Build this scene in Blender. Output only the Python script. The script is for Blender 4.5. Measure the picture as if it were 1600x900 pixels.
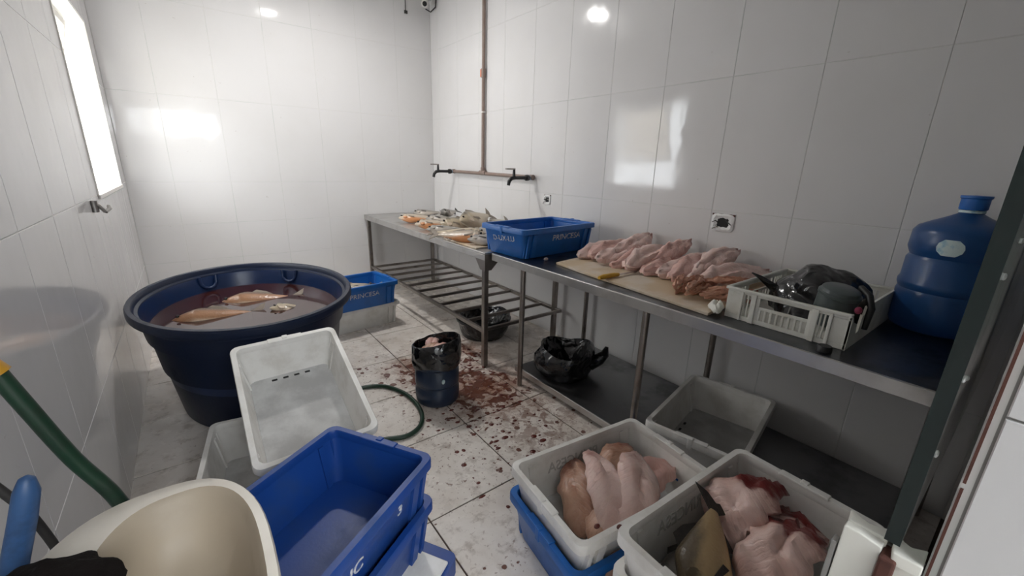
import bpy, math, random
from mathutils import Vector, Matrix, Euler, noise
for o in list(bpy.data.objects): bpy.data.objects.remove(o)
SC = bpy.context.scene
COL = SC.collection
R = math.radians
random.seed(7)

# ------------------------------------------------------------------ camera
cd = bpy.data.cameras.new('camera'); cam = bpy.data.objects.new('camera', cd); COL.objects.link(cam)
cd.sensor_width = 36.0; cd.lens = 649.06 / 1600 * 36; cd.clip_start = .02
_y, _p, _r = 0.65699, 0.28722, 0.028096
fw = Vector((math.sin(_y) * math.cos(_p), math.cos(_y) * math.cos(_p), -math.sin(_p)))
rt = Vector((math.cos(_y), -math.sin(_y), 0)); up = rt.cross(fw)
c_, s_ = math.cos(_r), math.sin(_r)
rt2 = rt * c_ + up * s_; up2 = up * c_ - rt * s_
M = Matrix.Identity(4)
for i in range(3):
    M[i][0], M[i][1], M[i][2] = rt2[i], up2[i], -fw[i]
M[2][3] = 1.5
cam.matrix_world = M
SC.camera = cam
# ------------------------------------------------------------------ world, lights, exposure
w = bpy.data.worlds.new('overcast_sky'); SC.world = w; w.use_nodes = True
bg = w.node_tree.nodes['Background']; bg.inputs[0].default_value = (.93, .97, 1, 1); bg.inputs[1].default_value = 8.0
SC.view_settings.view_transform = 'Standard'; SC.view_settings.look = 'None'
SC.view_settings.gamma = 1; SC.view_settings.use_curve_mapping = False
SC.view_settings.exposure = 0.42
SC.cycles.max_bounces = 10; SC.cycles.diffuse_bounces = 6; SC.cycles.glossy_bounces = 5
SC.cycles.transmission_bounces = 6; SC.cycles.transparent_max_bounces = 8
SC.cycles.sample_clamp_indirect = 8
WY0, WY1, WZ0, WZ1 = 3.40, 4.62, 1.25, 2.42          # window opening in the left wall
def portal(name, loc, rot, sx, sy):
    l = bpy.data.lights.new(name, 'AREA'); l.shape = 'RECTANGLE'; l.size = sx; l.size_y = sy
    l.cycles.is_portal = True
    o = bpy.data.objects.new(name, l); COL.objects.link(o); o.location = loc; o.rotation_euler = rot
portal('window_portal', (-.56, (WY0 + WY1) / 2, (WZ0 + WZ1) / 2), (0, R(-90), 0), WZ1 - WZ0, WY1 - WY0)
portal('doorway_portal', (.1, -.17, 1.12), (R(90), 0, 0), 1.04, 2.2)
LAMP_POWER = 19
BULB_EMIT = 30

# ------------------------------------------------------------------ materials
class NT:
    def __init__(s, mat):
        s.t = mat.node_tree; s.n = s.t.nodes; s.l = s.t.links
    def new(s, typ, **kw):
        n = s.n.new(typ)
        for k, v in kw.items(): setattr(n, k, v)
        return n
    def put(s, sock, v):
        if isinstance(v, bpy.types.NodeSocket): s.l.new(v, sock)
        else:
            if hasattr(sock.default_value, '__len__') and not hasattr(v, '__len__'): v = (v,) * len(sock.default_value)
            if hasattr(v, '__len__') and len(v) == 3 and len(sock.default_value) == 4: v = (*v, 1)
            sock.default_value = v
    def math(s, op, a, b=0.0, clamp=False):
        n = s.new('ShaderNodeMath', operation=op, use_clamp=clamp); s.put(n.inputs[0], a); s.put(n.inputs[1], b); return n.outputs[0]
    def mr(s, v, a, b, c=0.0, d=1.0, smooth=True):
        n = s.new('ShaderNodeMapRange', interpolation_type='SMOOTHSTEP' if smooth else 'LINEAR')
        for i, x in enumerate((v, a, b, c, d)): s.put(n.inputs[i], x)
        return n.outputs[0]
    def mix(s, f, a, b, typ='MIX'):
        n = s.new('ShaderNodeMix', data_type='RGBA', blend_type=typ)
        s.put(n.inputs[0], f); s.put(n.inputs[6], a); s.put(n.inputs[7], b); return n.outputs[2]
    def noise(s, vec, scale, detail=3, rough=.55, dist=0.0):
        n = s.new('ShaderNodeTexNoise'); s.l.new(vec, n.inputs['Vector'])
        n.inputs['Scale'].default_value = scale; n.inputs['Detail'].default_value = detail
        n.inputs['Roughness'].default_value = rough; n.inputs['Distortion'].default_value = dist
        return n.outputs[0]
    def coord(s, which='Object'):
        return s.new('ShaderNodeTexCoord').outputs[which]
    def pos(s): return s.new('ShaderNodeNewGeometry').outputs['Position']
    def bump(s, h, strength, dist=.01):
        n = s.new('ShaderNodeBump'); n.inputs['Strength'].default_value = strength; n.inputs['Distance'].default_value = dist
        s.l.new(h, n.inputs['Height']); return n.outputs[0]
def newmat(name):
    m = bpy.data.materials.new(name); m.use_nodes = True
    t = NT(m); return m, t, t.n['Principled BSDF']
def mat(name, col, rough=.5, metal=0, dirt=None, dscale=8, damt=.5, bump=0, bscale=40, spec=.5, sss=0, trans=0, alpha=1, space='Object', thr=(.45, .7), ior=None):
    m, t, b = newmat(name)
    b.inputs['Metallic'].default_value = metal
    b.inputs['Specular IOR Level'].default_value = spec
    b.inputs['Roughness'].default_value = rough
    if ior: b.inputs['IOR'].default_value = ior
    v = t.coord(space) if space != 'World' else t.pos()
    if dirt:
        f = t.math('MULTIPLY', t.mr(t.noise(v, dscale, 5, .6), thr[0], thr[1]), damt)
        t.put(b.inputs['Base Color'], t.mix(f, col, dirt))
        t.put(b.inputs['Roughness'], t.mr(f, 0, 1, rough, min(1, rough + .2)))
    else:
        t.put(b.inputs['Base Color'], col)
    if bump: t.put(b.inputs['Normal'], t.bump(t.noise(v, bscale, 4), bump))
    if sss:
        b.inputs['Subsurface Weight'].default_value = sss; b.inputs['Subsurface Radius'].default_value = (.02, .008, .005)
    if trans: b.inputs['Transmission Weight'].default_value = trans
    if alpha < 1: b.inputs['Alpha'].default_value = alpha
    return m
def wall_tile_mat():
    m, t, b = newmat('white_glazed_tile')
    v = t.pos()
    n = t.mr(t.noise(v, 1.3, 4), .4, .75)
    c = t.mix(t.math('MULTIPLY', n, .35), (.71, .70, .70), (.63, .615, .60))
    sp = t.mr(t.noise(v, 30, 2, .6), .74, .8)
    c = t.mix(t.math('MULTIPLY', sp, .35), c, (.35, .3, .26))
    t.put(b.inputs['Base Color'], c)
    t.put(b.inputs['Roughness'], t.mr(t.noise(v, 3, 3), .3, .8, .05, .16))
    t.put(b.inputs['Normal'], t.bump(t.noise(v, 5, 2), .06, .02))
    b.inputs['Specular IOR Level'].default_value = .5
    return m
def floor_tile_mat():
    m, t, b = newmat('stained_floor_tile')
    p = t.pos()
    def near(c, r):
        n = t.new('ShaderNodeVectorMath', operation='DISTANCE'); t.l.new(p, n.inputs[0]); n.inputs[1].default_value = c
        return t.mr(n.outputs['Value'], 0, r, 1, 0)
    def mx(*a):
        o = a[0]
        for x in a[1:]: o = t.math('MAXIMUM', o, x)
        return o
    heavy = mx(near((1.42, 2.2, 0), .62), near((1.25, 2.65, 0), .45), t.math('MULTIPLY', near((1.6, 2.75, 0), .5), .8))
    mid = mx(near((1.25, 1.75, 0), 1.25), near((1.0, 2.6, 0), 1.1), near((1.5, 1.7, 0), .8), t.math('MULTIPLY', near((.9, .9, 0), .9), .6))
    # basic tile with trodden dirt
    c = t.mix(t.mr(t.noise(p, 2.2, 5, .65), .4, .7), (.84, .785, .73), (.70, .63, .565))
    c = t.mix(t.math('MULTIPLY', t.mr(t.noise(p, 11, 5, .7), .5, .68), .55), c, (.36, .29, .24))
    # washed pink film
    film = t.math('MULTIPLY', heavy, t.mr(t.noise(p, 4.5, 5, .65, .4), .3, .62))
    c = t.mix(t.math('MULTIPLY', film, .85), c, (.33, .145, .085))
    brown = t.math('MULTIPLY', mx(heavy, t.math('MULTIPLY', near((1.5, 1.66, 0), .5), .9)), t.mr(t.noise(p, 16, 4, .65, .8), .46, .56))
    c = t.mix(t.math('MULTIPLY', brown, .8), c, (.20, .085, .05))
    # clots: larger blotches
    nb = t.noise(p, 13, 4, .55, .6)
    thr = t.math('SUBTRACT', .80, t.math('ADD', t.math('MULTIPLY', heavy, .30), t.math('MULTIPLY', mid, .11)))
    d = t.math('SUBTRACT', nb, thr)
    clot = t.mr(d, -.015, .025)
    # drops
    vo = t.new('ShaderNodeTexVoronoi'); t.l.new(p, vo.inputs['Vector']); vo.inputs['Scale'].default_value = 17
    sep = t.new('ShaderNodeSeparateColor'); t.l.new(vo.outputs['Color'], sep.inputs[0])
    rad = t.math('MULTIPLY', t.math('POWER', sep.outputs[0], 3.0), t.math('ADD', .05, t.math('MULTIPLY', mid, .36)))
    wob = t.math('MULTIPLY', t.math('SUBTRACT', t.noise(p, 60, 3), .5), .22)
    drop = t.mr(t.math('SUBTRACT', rad, t.math('ADD', vo.outputs['Distance'], wob)), -.02, .03)
    # small scattered flecks
    fl = t.math('MULTIPLY', t.mr(t.noise(p, 46, 3, .6, .5), .61, .66), t.mr(mid, .2, .75))
    stain = mx(clot, drop)
    sc = t.mix(t.noise(p, 25, 3), (.17, .045, .022), (.085, .026, .016))
    c = t.mix(t.math('MULTIPLY', fl, .75), c, (.19, .09, .055))
    c = t.mix(t.math('MULTIPLY', stain, .92), c, sc)
    t.put(b.inputs['Base Color'], c)
    t.put(b.inputs['Roughness'], t.mr(t.noise(p, 3.4, 4, .6), .35, .7, .12, .42))
    h = t.math('ADD', t.math('MULTIPLY', stain, .7), t.math('MULTIPLY', t.noise(p, 20, 3), .25))
    t.put(b.inputs['Normal'], t.bump(h, .25, .006))
    return m
def fish_mat(name, back, side, belly, red=.0):
    m, t, b = newmat(name)
    g = t.coord('Generated')
    s = t.new('ShaderNodeSeparateXYZ'); t.l.new(g, s.inputs[0])
    y = t.math('ADD', s.outputs[1], t.math('MULTIPLY', t.math('SUBTRACT', t.noise(g, 5, 3), .5), .22))
    c = t.mix(t.mr(y, .16, .42), belly, side)
    c = t.mix(t.mr(y, .6, .86), c, back)
    if red:
        o = t.coord('Object')
        c = t.mix(t.math('MULTIPLY', t.mr(t.noise(o, 9, 3, .5, .4), .5, .6), red), c, (.30, .03, .02))
    t.put(b.inputs['Base Color'], c)
    b.inputs['Roughness'].default_value = .28
    vo = t.new('ShaderNodeTexVoronoi'); t.l.new(t.coord('Object'), vo.inputs['Vector']); vo.inputs['Scale'].default_value = 90
    t.put(b.inputs['Normal'], t.bump(vo.outputs['Distance'], .25, .004))
    return m
def flesh_mat(name, c1, c2, red, amt=.5, redx=.8, stripe=.12):
    m, t, b = newmat(name)
    g = t.coord('Generated'); o = t.coord('Object')
    s = t.new('ShaderNodeSeparateXYZ'); t.l.new(g, s.inputs[0])
    yy = t.math('ABSOLUTE', t.math('SUBTRACT', s.outputs[1], .5))
    ph = t.math('ADD', t.math('MULTIPLY', s.outputs[0], 110), t.math('MULTIPLY', yy, 55))
    ph = t.math('ADD', ph, t.math('MULTIPLY', t.noise(o, 14, 3), 14))
    st = t.mr(t.math('SINE', ph), .2, 1)
    c = t.mix(t.mr(t.noise(o, 10, 4), .35, .65), c1, c2)
    c = t.mix(t.math('MULTIPLY', t.math('MULTIPLY', st, t.mr(t.noise(o, 6, 3), .4, .65)), stripe), c, (.80, .70, .66))
    e = t.mr(t.math('ADD', s.outputs[0], t.math('MULTIPLY', t.math('SUBTRACT', t.noise(o, 16, 4), .5), .8)), redx, redx + .22)
    c = t.mix(t.math('MULTIPLY', e, amt), c, red)
    t.put(b.inputs['Base Color'], c)
    b.inputs['Roughness'].default_value = .33
    b.inputs['Subsurface Weight'].default_value = .12; b.inputs['Subsurface Radius'].default_value = (.015, .006, .004)
    t.put(b.inputs['Normal'], t.bump(t.math('ADD', t.noise(o, 30, 4), t.math('MULTIPLY', st, .12)), .5, .008))
    return m
def bagmat():
    m, t, b = newmat('black_bin_bag')
    o = t.coord('Object')
    b.inputs['Base Color'].default_value = (.007, .007, .008, 1); b.inputs['Roughness'].default_value = .17
    b.inputs['Specular IOR Level'].default_value = .7
    h = t.math('ADD', t.noise(o, 6, 1, .5, .9), t.math('MULTIPLY', t.noise(o, 15, 1, .5, .8), .4))
    t.put(b.inputs['Normal'], t.bump(h, 1.0, .03)); return m
X = {}
X['tile'] = wall_tile_mat()
X['floor'] = floor_tile_mat()
X['grout'] = mat('pale_grout', (.66, .65, .63), .7, dirt=(.38, .47, .43), dscale=2.5, damt=.6, space='World')
X['grout_floor'] = mat('dark_floor_grout', (.075, .045, .032), .7, dirt=(.03, .02, .015), dscale=6)
X['ceiling'] = mat('white_ceiling_paint', (.85, .85, .84), .8, dirt=(.74, .73, .71), dscale=2)
X['plaster'] = mat('grey_cement', (.30, .29, .28), .85, dirt=(.18, .17, .16), bump=.3)
X['yard'] = mat('yard_concrete', (.5, .48, .46), .85, dirt=(.4, .38, .36), dscale=2, space='World')
X['clay'] = mat('red_clay_tile_edge', (.10, .036, .026), .85, dirt=(.05, .025, .02), dscale=30)
X['steel'] = mat('brushed_steel', (.42, .41, .40), .32, 1, dirt=(.26, .24, .22), dscale=5, damt=.7, bump=.05)
X['steel_top'] = mat('worn_steel_top', (.58, .57, .555), .36, 1, dirt=(.40, .38, .36), dscale=4, damt=.7, bump=.04)
X['steel_dark'] = mat('steel_dark_reflection', (.14, .148, .165), .30, 1, dirt=(.06, .06, .065), dscale=4, damt=.7, bump=.05)  # reflection of the dark room put into the steel colour
X['steel_shelf'] = mat('grey_steel_shelf', (.26, .26, .265), .38, 1, dirt=(.16, .16, .165), dscale=4, damt=.7, bump=.05)
X['steel_leg'] = mat('tarnished_steel_tube', (.34, .31, .285), .34, 1, dirt=(.2, .17, .15), dscale=7, damt=.7)
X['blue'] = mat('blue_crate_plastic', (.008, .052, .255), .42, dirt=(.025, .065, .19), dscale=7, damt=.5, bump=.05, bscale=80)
X['blue_lit'] = mat('lit_blue_crate_plastic', (.008, .12, .43), .40, dirt=(.02, .10, .28), dscale=7, damt=.5, bump=.05, bscale=80)  # same crate blue, with brighter lighting put into the colour
X['white'] = mat('scuffed_white_plastic', (.80, .785, .755), .42, dirt=(.56, .53, .48), dscale=6, damt=.6, bump=.06, bscale=60, thr=(.45, .72))
X['whitefloor'] = mat('grimy_crate_bottom', (.58, .58, .57), .45, dirt=(.40, .395, .39), dscale=7, damt=.8, thr=(.35, .65))
X['cream'] = mat('cream_plastic', (.78, .77, .71), .45, dirt=(.52, .48, .40), dscale=9, damt=.5)
X['hole'] = mat('hole_shade_dark', (.02, .02, .02), .8)  # near-black that paints the shade inside holes
X['relief'] = mat('raised_lettering_shaded', (.50, .49, .465), .5)  # crate plastic greyed, the relief's shade put into the colour
X['paint'] = mat('faded_white_paint', (.66, .65, .64), .6, dirt=(.08, .15, .36), dscale=45, damt=.7, thr=(.42, .62))
X['tub'] = mat('navy_tub_plastic', (.006, .012, .034), .35, dirt=(.012, .018, .034), dscale=5, damt=.6, bump=.06, spec=.25)
X['tubin'] = mat('blue_tub_inside', (.005, .020, .075), .32, dirt=(.005, .014, .045), dscale=5)
X['water'] = mat('murky_water', (.045, .013, .011), .045, dirt=(.02, .009, .009), dscale=3, bump=.06, bscale=7, spec=.9)
X['bag'] = bagmat()
X['black'] = mat('black_plastic', (.012, .012, .013), .4)
X['jugdark'] = mat('dark_blue_bucket', (.012, .026, .060), .3, dirt=(.02, .03, .05), dscale=8, spec=.6)
X['hose'] = mat('green_hose_rubber', (.008, .035, .018), .38, dirt=(.01, .02, .012), dscale=20)
X['yellow'] = mat('yellow_plastic', (.62, .34, .02), .4, dirt=(.5, .25, .02), dscale=20)
X['amber'] = mat('amber_connector', (.48, .24, .015), .4)
X['pvc'] = mat('brown_pvc', (.255, .185, .155), .45, dirt=(.33, .27, .24), dscale=12)
X['tape'] = mat('grey_thread_tape', (.25, .33, .40), .5)
X['board'] = mat('worn_cutting_board', (.56, .43, .28), .5, dirt=(.68, .62, .56), dscale=4.5, damt=.6, bump=.15, bscale=50, thr=(.42, .62))
X['basin'] = mat('beige_basin', (.74, .69, .61), .32, dirt=(.62, .56, .47), dscale=5, damt=.5, bump=.04)
X['basinin'] = mat('dark_beige_basin_inside', (.40, .335, .255), .5, dirt=(.34, .28, .21), dscale=7, damt=.6)  # bowl a browner, darker beige than the rim
X['rag'] = mat('dark_rag', (.006, .004, .0035), .85, bump=.6, bscale=60, spec=.15)
X['bhandle'] = mat('worn_blue_handle', (.03, .085, .21), .45, dirt=(.015, .04, .10), dscale=25, damt=.6)
X['alu'] = mat('white_window_frame', (.74, .72, .68), .4)
X['frost'] = None
X['mug'] = mat('grey_green_plastic', (.085, .105, .105), .32)
X['pink'] = mat('pink_plastic', (.42, .06, .13), .4)
X['cctv'] = mat('white_camera_shell', (.68, .66, .63), .4)
X['lens'] = mat('black_lens', (.01, .01, .01), .1)
X['label'] = mat('pale_sticker', (.62, .74, .74), .5, dirt=(.2, .45, .6), dscale=40, damt=.8)
X['orange'] = mat('orange_sticker', (.62, .16, .06), .5)
X['cable'] = mat('cable_dark', (.03, .028, .026), .5)
X['blade'] = mat('knife_steel', (.45, .44, .43), .25, 1, dirt=(.2, .15, .12), dscale=30)
X['fish_a'] = fish_mat('olive_fish_skin', (.16, .14, .10), (.46, .38, .27), (.62, .50, .38))
X['fish_b'] = fish_mat('orange_belly_fish_skin', (.24, .21, .17), (.50, .42, .33), (.60, .26, .11))
X['fish_c'] = fish_mat('grey_fish_skin', (.13, .125, .115), (.30, .28, .25), (.52, .46, .40))
X['fish_w'] = fish_mat('floating_fish_skin', (.10, .055, .03), (.34, .17, .085), (.62, .50, .38))
X['fish_y'] = fish_mat('yellow_brown_fish_skin', (.10, .075, .045), (.42, .30, .16), (.60, .43, .20))
X['fin'] = mat('dark_fin', (.20, .16, .12), .4, bump=.4, bscale=120)
X['fin_dark'] = mat('blackish_fin', (.035, .03, .026), .4, bump=.4, bscale=120)
X['eye'] = mat('fish_eye', (.01, .01, .01), .08)
X['flesh'] = flesh_mat('pink_fillet', (.72, .46, .41), (.62, .36, .31), (.28, .04, .03), .8, .86)
X['flesh2'] = flesh_mat('pale_pink_fillet', (.78, .58, .53), (.68, .46, .41), (.33, .07, .05), .6, .8, .28)
X['flesh3'] = flesh_mat('tan_fillet', (.52, .32, .23), (.43, .235, .165), (.22, .04, .025), .7, .7)
X['flesh4'] = flesh_mat('bloody_fillet', (.70, .50, .45), (.60, .39, .34), (.17, .012, .012), .95, .5)
X['scrap'] = flesh_mat('salmon_scraps', (.70, .40, .28), (.56, .28, .19), (.35, .08, .05), .7, .75)
X['gore'] = mat('dark_red_bits', (.13, .022, .014), .35, dirt=(.06, .012, .01), dscale=30)
def glassmat():
    m, t, b = newmat('green_edge_glass')
    b.inputs['Transmission Weight'].default_value = 1; b.inputs['Roughness'].default_value = .02
    b.inputs['Base Color'].default_value = (.80, .90, .87, 1); b.inputs['IOR'].default_value = 1.45
    return m
X['glass'] = glassmat()
X['glassedge'] = mat('dark_green_glass_edge', (.004, .012, .011), .15)
def bluejug():
    m, t, b = newmat('translucent_blue_jug')
    b.inputs['Base Color'].default_value = (.018, .095, .30, 1); b.inputs['Roughness'].default_value = .28
    b.inputs['Transmission Weight'].default_value = .35; b.inputs['Alpha'].default_value = .93
    return m
X['jug'] = bluejug()
X['jugcap'] = mat('blue_jug_cap', (.02, .14, .48), .4)
def frost():
    m = bpy.data.materials.new('frosted_pane'); m.use_nodes = True; t = NT(m)
    t.n.remove(t.n['Principled BSDF'])
    a = t.new('ShaderNodeBsdfTranslucent'); d = t.new('ShaderNodeBsdfDiffuse'); mx = t.new('ShaderNodeMixShader')
    a.inputs[0].default_value = (.90, .86, .80, 1); d.inputs[0].default_value = (.75, .71, .65, 1); mx.inputs[0].default_value = .25
    t.l.new(a.outputs[0], mx.inputs[1]); t.l.new(d.outputs[0], mx.inputs[2])
    t.l.new(mx.outputs[0], t.n['Material Output'].inputs[0]); return m
X['frost'] = frost()
def bulbmat():
    m, t, b = newmat('lit_bulb')
    b.inputs['Emission Color'].default_value = (1, .97, .92, 1); b.inputs['Emission Strength'].default_value = BULB_EMIT
    return m
X['bulb'] = bulbmat()

# ------------------------------------------------------------------ mesh helpers
class MB:
    def __init__(s): s.v = []; s.f = []
    def add(s, vs, fs):
        o = len(s.v); s.v += [tuple(v) for v in vs]; s.f += [tuple(i + o for i in f) for f in fs]; return s
    def box(s, x0, x1, y0, y1, z0, z1, mtx=None):
        vs = [Vector((x, y, z)) for z in (z0, z1) for x, y in ((x0, y0), (x1, y0), (x1, y1), (x0, y1))]
        if mtx is not None: vs = [mtx @ v for v in vs]
        return s.add(vs, [(3, 2, 1, 0), (4, 5, 6, 7), (0, 1, 5, 4), (1, 2, 6, 5), (2, 3, 7, 6), (3, 0, 4, 7)])
    def loft(s, rings, cap0=True, cap1=True, close=False):
        n = len(rings[0]); vs = [p for r in rings for p in r]; fs = []
        m = len(rings)
        for i in range(m if close else m - 1):
            a, b = i * n, ((i + 1) % m) * n
            for j in range(n):
                k = (j + 1) % n; fs.append((a + j, a + k, b + k, b + j))
        if not close:
            if cap0: fs.append(tuple(range(n - 1, -1, -1)))
            if cap1: fs.append(tuple((m - 1) * n + j for j in range(n)))
        return s.add(vs, fs)
    def tube(s, pts, r, n=10):
        pts = [Vector(p) for p in pts]; rings = []
        u = None
        for i, p in enumerate(pts):
            t = (pts[min(i + 1, len(pts) - 1)] - pts[max(i - 1, 0)]).normalized()
            if u is None: u = t.orthogonal().normalized()
            u = (u - t * u.dot(t)).normalized(); q = t.cross(u)
            rr = r[i] if hasattr(r, '__len__') else r
            rings.append([p + (u * math.cos(2 * math.pi * j / n) + q * math.sin(2 * math.pi * j / n)) * rr for j in range(n)])
        return s.loft(rings)
    def lathe(s, prof, n=32, sx=1, sy=1, cx=0, cy=0, cap0=False, cap1=False):
        return s.loft([[Vector((cx + r * sx * math.cos(2 * math.pi * j / n), cy + r * sy * math.sin(2 * math.pi * j / n), z)) for j in range(n)] for r, z in prof], cap0, cap1)
    def ball(s, c, rx, ry=None, rz=None, n=12, m=8):
        ry = ry or rx; rz = rz or rx; c = Vector(c)
        return s.loft([[c + Vector((rx * math.sin(math.pi * (i + .02) / (m + .04)) * math.cos(2 * math.pi * j / n), ry * math.sin(math.pi * (i + .02) / (m + .04)) * math.sin(2 * math.pi * j / n), -rz * math.cos(math.pi * i / m))) for j in range(n)] for i in range(m + 1)])
    def mesh(s, name, m, smooth=None):
        me = bpy.data.meshes.new(name); me.from_pydata(s.v, [], s.f)
        ms = m if isinstance(m, (list, tuple)) else [m]
        for x in ms: me.materials.append(x)
        if smooth:
            me.polygons.foreach_set('use_smooth', [True] * len(me.polygons)); me.set_sharp_from_angle(angle=R(smooth))
        me.update(); return me
    def obj(s, name, m, parent=None, smooth=None, bevel=0, loc=None):
        return link(name, s.mesh(name, m, smooth), parent, bevel, loc)
def link(name, me, parent=None, bevel=0, loc=None):
    o = bpy.data.objects.new(name, me); COL.objects.link(o)
    if parent is not None: o.parent = parent
    if loc is not None: o.location = loc
    if bevel:
        b = o.modifiers.new('bevel', 'BEVEL'); b.width = bevel; b.segments = 2; b.limit_method = 'ANGLE'; b.angle_limit = R(40)
    return o
def tag(o, label=None, cat=None, group=None, kind=None):
    if label: o['label'] = label
    if cat: o['category'] = cat
    if group: o['group'] = group
    if kind: o['kind'] = kind
    return o
def thing(name, label, cat, loc=(0, 0, 0), rot=(0, 0, 0), group=None):
    o = bpy.data.objects.new(name, None); COL.objects.link(o); o.location = loc; o.rotation_euler = rot
    o.empty_display_size = .05
    return tag(o, label, cat, group)
def copy_tree(o, parent=None):
    c = o.copy(); COL.objects.link(c)
    if parent is not None: c.parent = parent
    for ch in list(o.children): copy_tree(ch, c)
    return c
def rrect(L, W, r, z, n=4, cx=0, cy=0):
    out = []
    for sx, sy, a0 in ((1, 1, 0), (-1, 1, 90), (-1, -1, 180), (1, -1, 270)):
        for i in range(n + 1):
            a = R(a0 + 90 * i / n)
            out.append(Vector((cx + sx * (L / 2 - r) + r * math.cos(a), cy + sy * (W / 2 - r) + r * math.sin(a), z)))
    return out
def text_mesh(body, size, ext=.0012):
    cu = bpy.data.curves.new('lettering', 'FONT'); cu.body = body; cu.size = size; cu.extrude = ext
    cu.align_x = 'CENTER'; cu.align_y = 'CENTER'; cu.resolution_u = 3; cu.offset = size * .008
    o = bpy.data.objects.new('lettering_source', cu); COL.objects.link(o)
    dg = bpy.context.evaluated_depsgraph_get(); dg.update()
    me = bpy.data.meshes.new_from_object(o.evaluated_get(dg)); me.name = 'lettering'
    bpy.data.objects.remove(o); return me

# ------------------------------------------------------------------ the room shell
XL, XR, YB, ZC = -.42, 2.53, 4.98, 3.27
XJ = .62                                              # face of the doorway's right jamb
_tiles = {}
def tile_mesh(wd, ht, m, t=.004, bv=.0012):
    k = (round(wd, 3), round(ht, 3), m.name)
    if k not in _tiles:
        rings = [[Vector((sx * (wd / 2 - i), sy * (ht / 2 - i), z)) for sx, sy in ((-1, -1), (1, -1), (1, 1), (-1, 1))] for i, z in ((0, -t), (0, -bv), (bv, 0))]
        _tiles[k] = MB().loft(rings, False, True).mesh('tile', m)
    return _tiles[k]
def cells(u0, u1, v0, v1, us, vs, hole=None):
    U = sorted({u0, u1, *[u for u in us if u0 < u < u1]}); V = sorted({v0, v1, *[v for v in vs if v0 < v < v1]})
    out = []
    U = [u for i, u in enumerate(U) if i in (0, len(U) - 1) or (u - u0 > .09 and u1 - u > .09)]
    for a, b in zip(U, U[1:]):
        for c, d in zip(V, V[1:]):
            if hole:
                h0, h1, g0, g1 = hole
                x0, x1, y0, y1 = max(a, h0), min(b, h1), max(c, g0), min(d, g1)
                if x0 < x1 and y0 < y1:
                    for r in ((a, x0, c, d), (x1, b, c, d), (x0, x1, c, y0), (x0, x1, y1, d)):
                        if r[1] - r[0] > .012 and r[3] - r[2] > .012: out.append(r)
                    continue
            out.append((a, b, c, d))
    return out
def lay(parent, cs, fn, rot, m, gap):
    for a, b, c, d in cs:
        me = tile_mesh(b - a - gap, d - c - gap, m)
        o = link('tile', me, parent); o.location = fn((a + b) / 2, (c + d) / 2); o.rotation_euler = rot
grid = lambda a, st, n=20: [a + st * k for k in range(-n, n)]
ZS = [.53, 1.27, 2.01, 2.75]
# floor
fl = MB().box(XL - .15, XR + .1, -.16, YB + .1, -.12, -.004).obj('floor', X['grout_floor']); tag(fl, kind='structure')
lay(fl, cells(XL - .006, XR, .0, YB, grid(.625, .4975), grid(1.345, .53)), lambda u, v: (u, v, 0), (0, 0, 0), X['floor'], .007)
lay(fl, cells(XL, XJ, -.16, .0, grid(.625, .4975), grid(1.345, .53)), lambda u, v: (u, v, 0), (0, 0, 0), X['floor'], .007)
# ceiling
tag(MB().box(XL - .15, XR + .1, -.16, YB + .1, ZC, ZC + .1).obj('ceiling', X['ceiling']), kind='structure')
# right wall
g = .0028
wr = MB().box(XR + .0016, XR + .1, -.1, YB + .1, -.1, ZC).obj('wall_right', X['grout']); tag(wr, kind='structure')
lay(wr, cells(.0, YB, .0, ZC, grid(.865, .437), ZS), lambda u, v: (XR, u, v), (R(90), 0, R(-90)), X['tile'], g)
# back wall
wb = MB().box(XL - .15, XR + .1, YB + .0016, YB + .1, -.1, ZC).obj('wall_back', X['grout']); tag(wb, kind='structure')
lay(wb, cells(XL, XR, .0, ZC, grid(1.22, .437), ZS + [.88]), lambda u, v: (u, YB, v), (R(90), 0, 0), X['tile'], g)
# left wall with the window opening
m_ = MB()
m_.box(XL - .15, XL - .0016, -6, WY0, -.1, ZC).box(XL - .15, XL - .0016, WY1, YB + .1, -.1, ZC)  # runs on unseen behind the doorway, lengthened to shade the jamb
m_.box(XL - .15, XL - .0016, WY0, WY1, -.1, WZ0).box(XL - .15, XL - .0016, WY0, WY1, WZ1, ZC)
wl = m_.obj('wall_left', X['grout']); tag(wl, kind='structure')
lay(wl, cells(-1.3, YB, 0, ZC, grid(2.3, .437), ZS, (WY0, WY1, WZ0, WZ1)), lambda u, v: (XL, u, v), (R(90), 0, R(90)), X['tile'], g)
# front wall beside the doorway, tiled on the jamb face, with a lintel over the opening
wf = MB().box(XJ + .004, XR + .1, -.16, -.012, -.1, ZC).box(XL - .15, XJ + .004, -.16, -.012, 2.25, ZC).obj('wall_front', X['plaster']); tag(wf, kind='structure')
lay(wf, cells(-.16, -.013, 0, ZC, [], ZS), lambda u, v: (XJ, u, v), (R(90), 0, R(-90)), X['tile'], g)
tag(MB().box(1.2, 1.3, -6, -.16, -.1, ZC).obj('wall_alley_blocker', X['plaster']), kind='structure')  # unseen alley wall, added to keep side skylight off the jamb
tag(MB().box(-.6, 1.4, -6.15, -6, -.1, 2.1).obj('wall_sky_blocker', X['plaster']), kind='structure')  # unseen wall, added to hide bright sky from the back wall's reflection
# unseen porch roof, made up and sized to limit skylight, and the yard
tag(MB().box(XL - .15, 1.3, -1.05, -.16, 2.7, 2.8).obj('ceiling', X['ceiling']), kind='structure')
tag(MB().box(-6, 8, -9, -.16, -.13, -.006).obj('floor', X['yard']), kind='structure')
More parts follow.
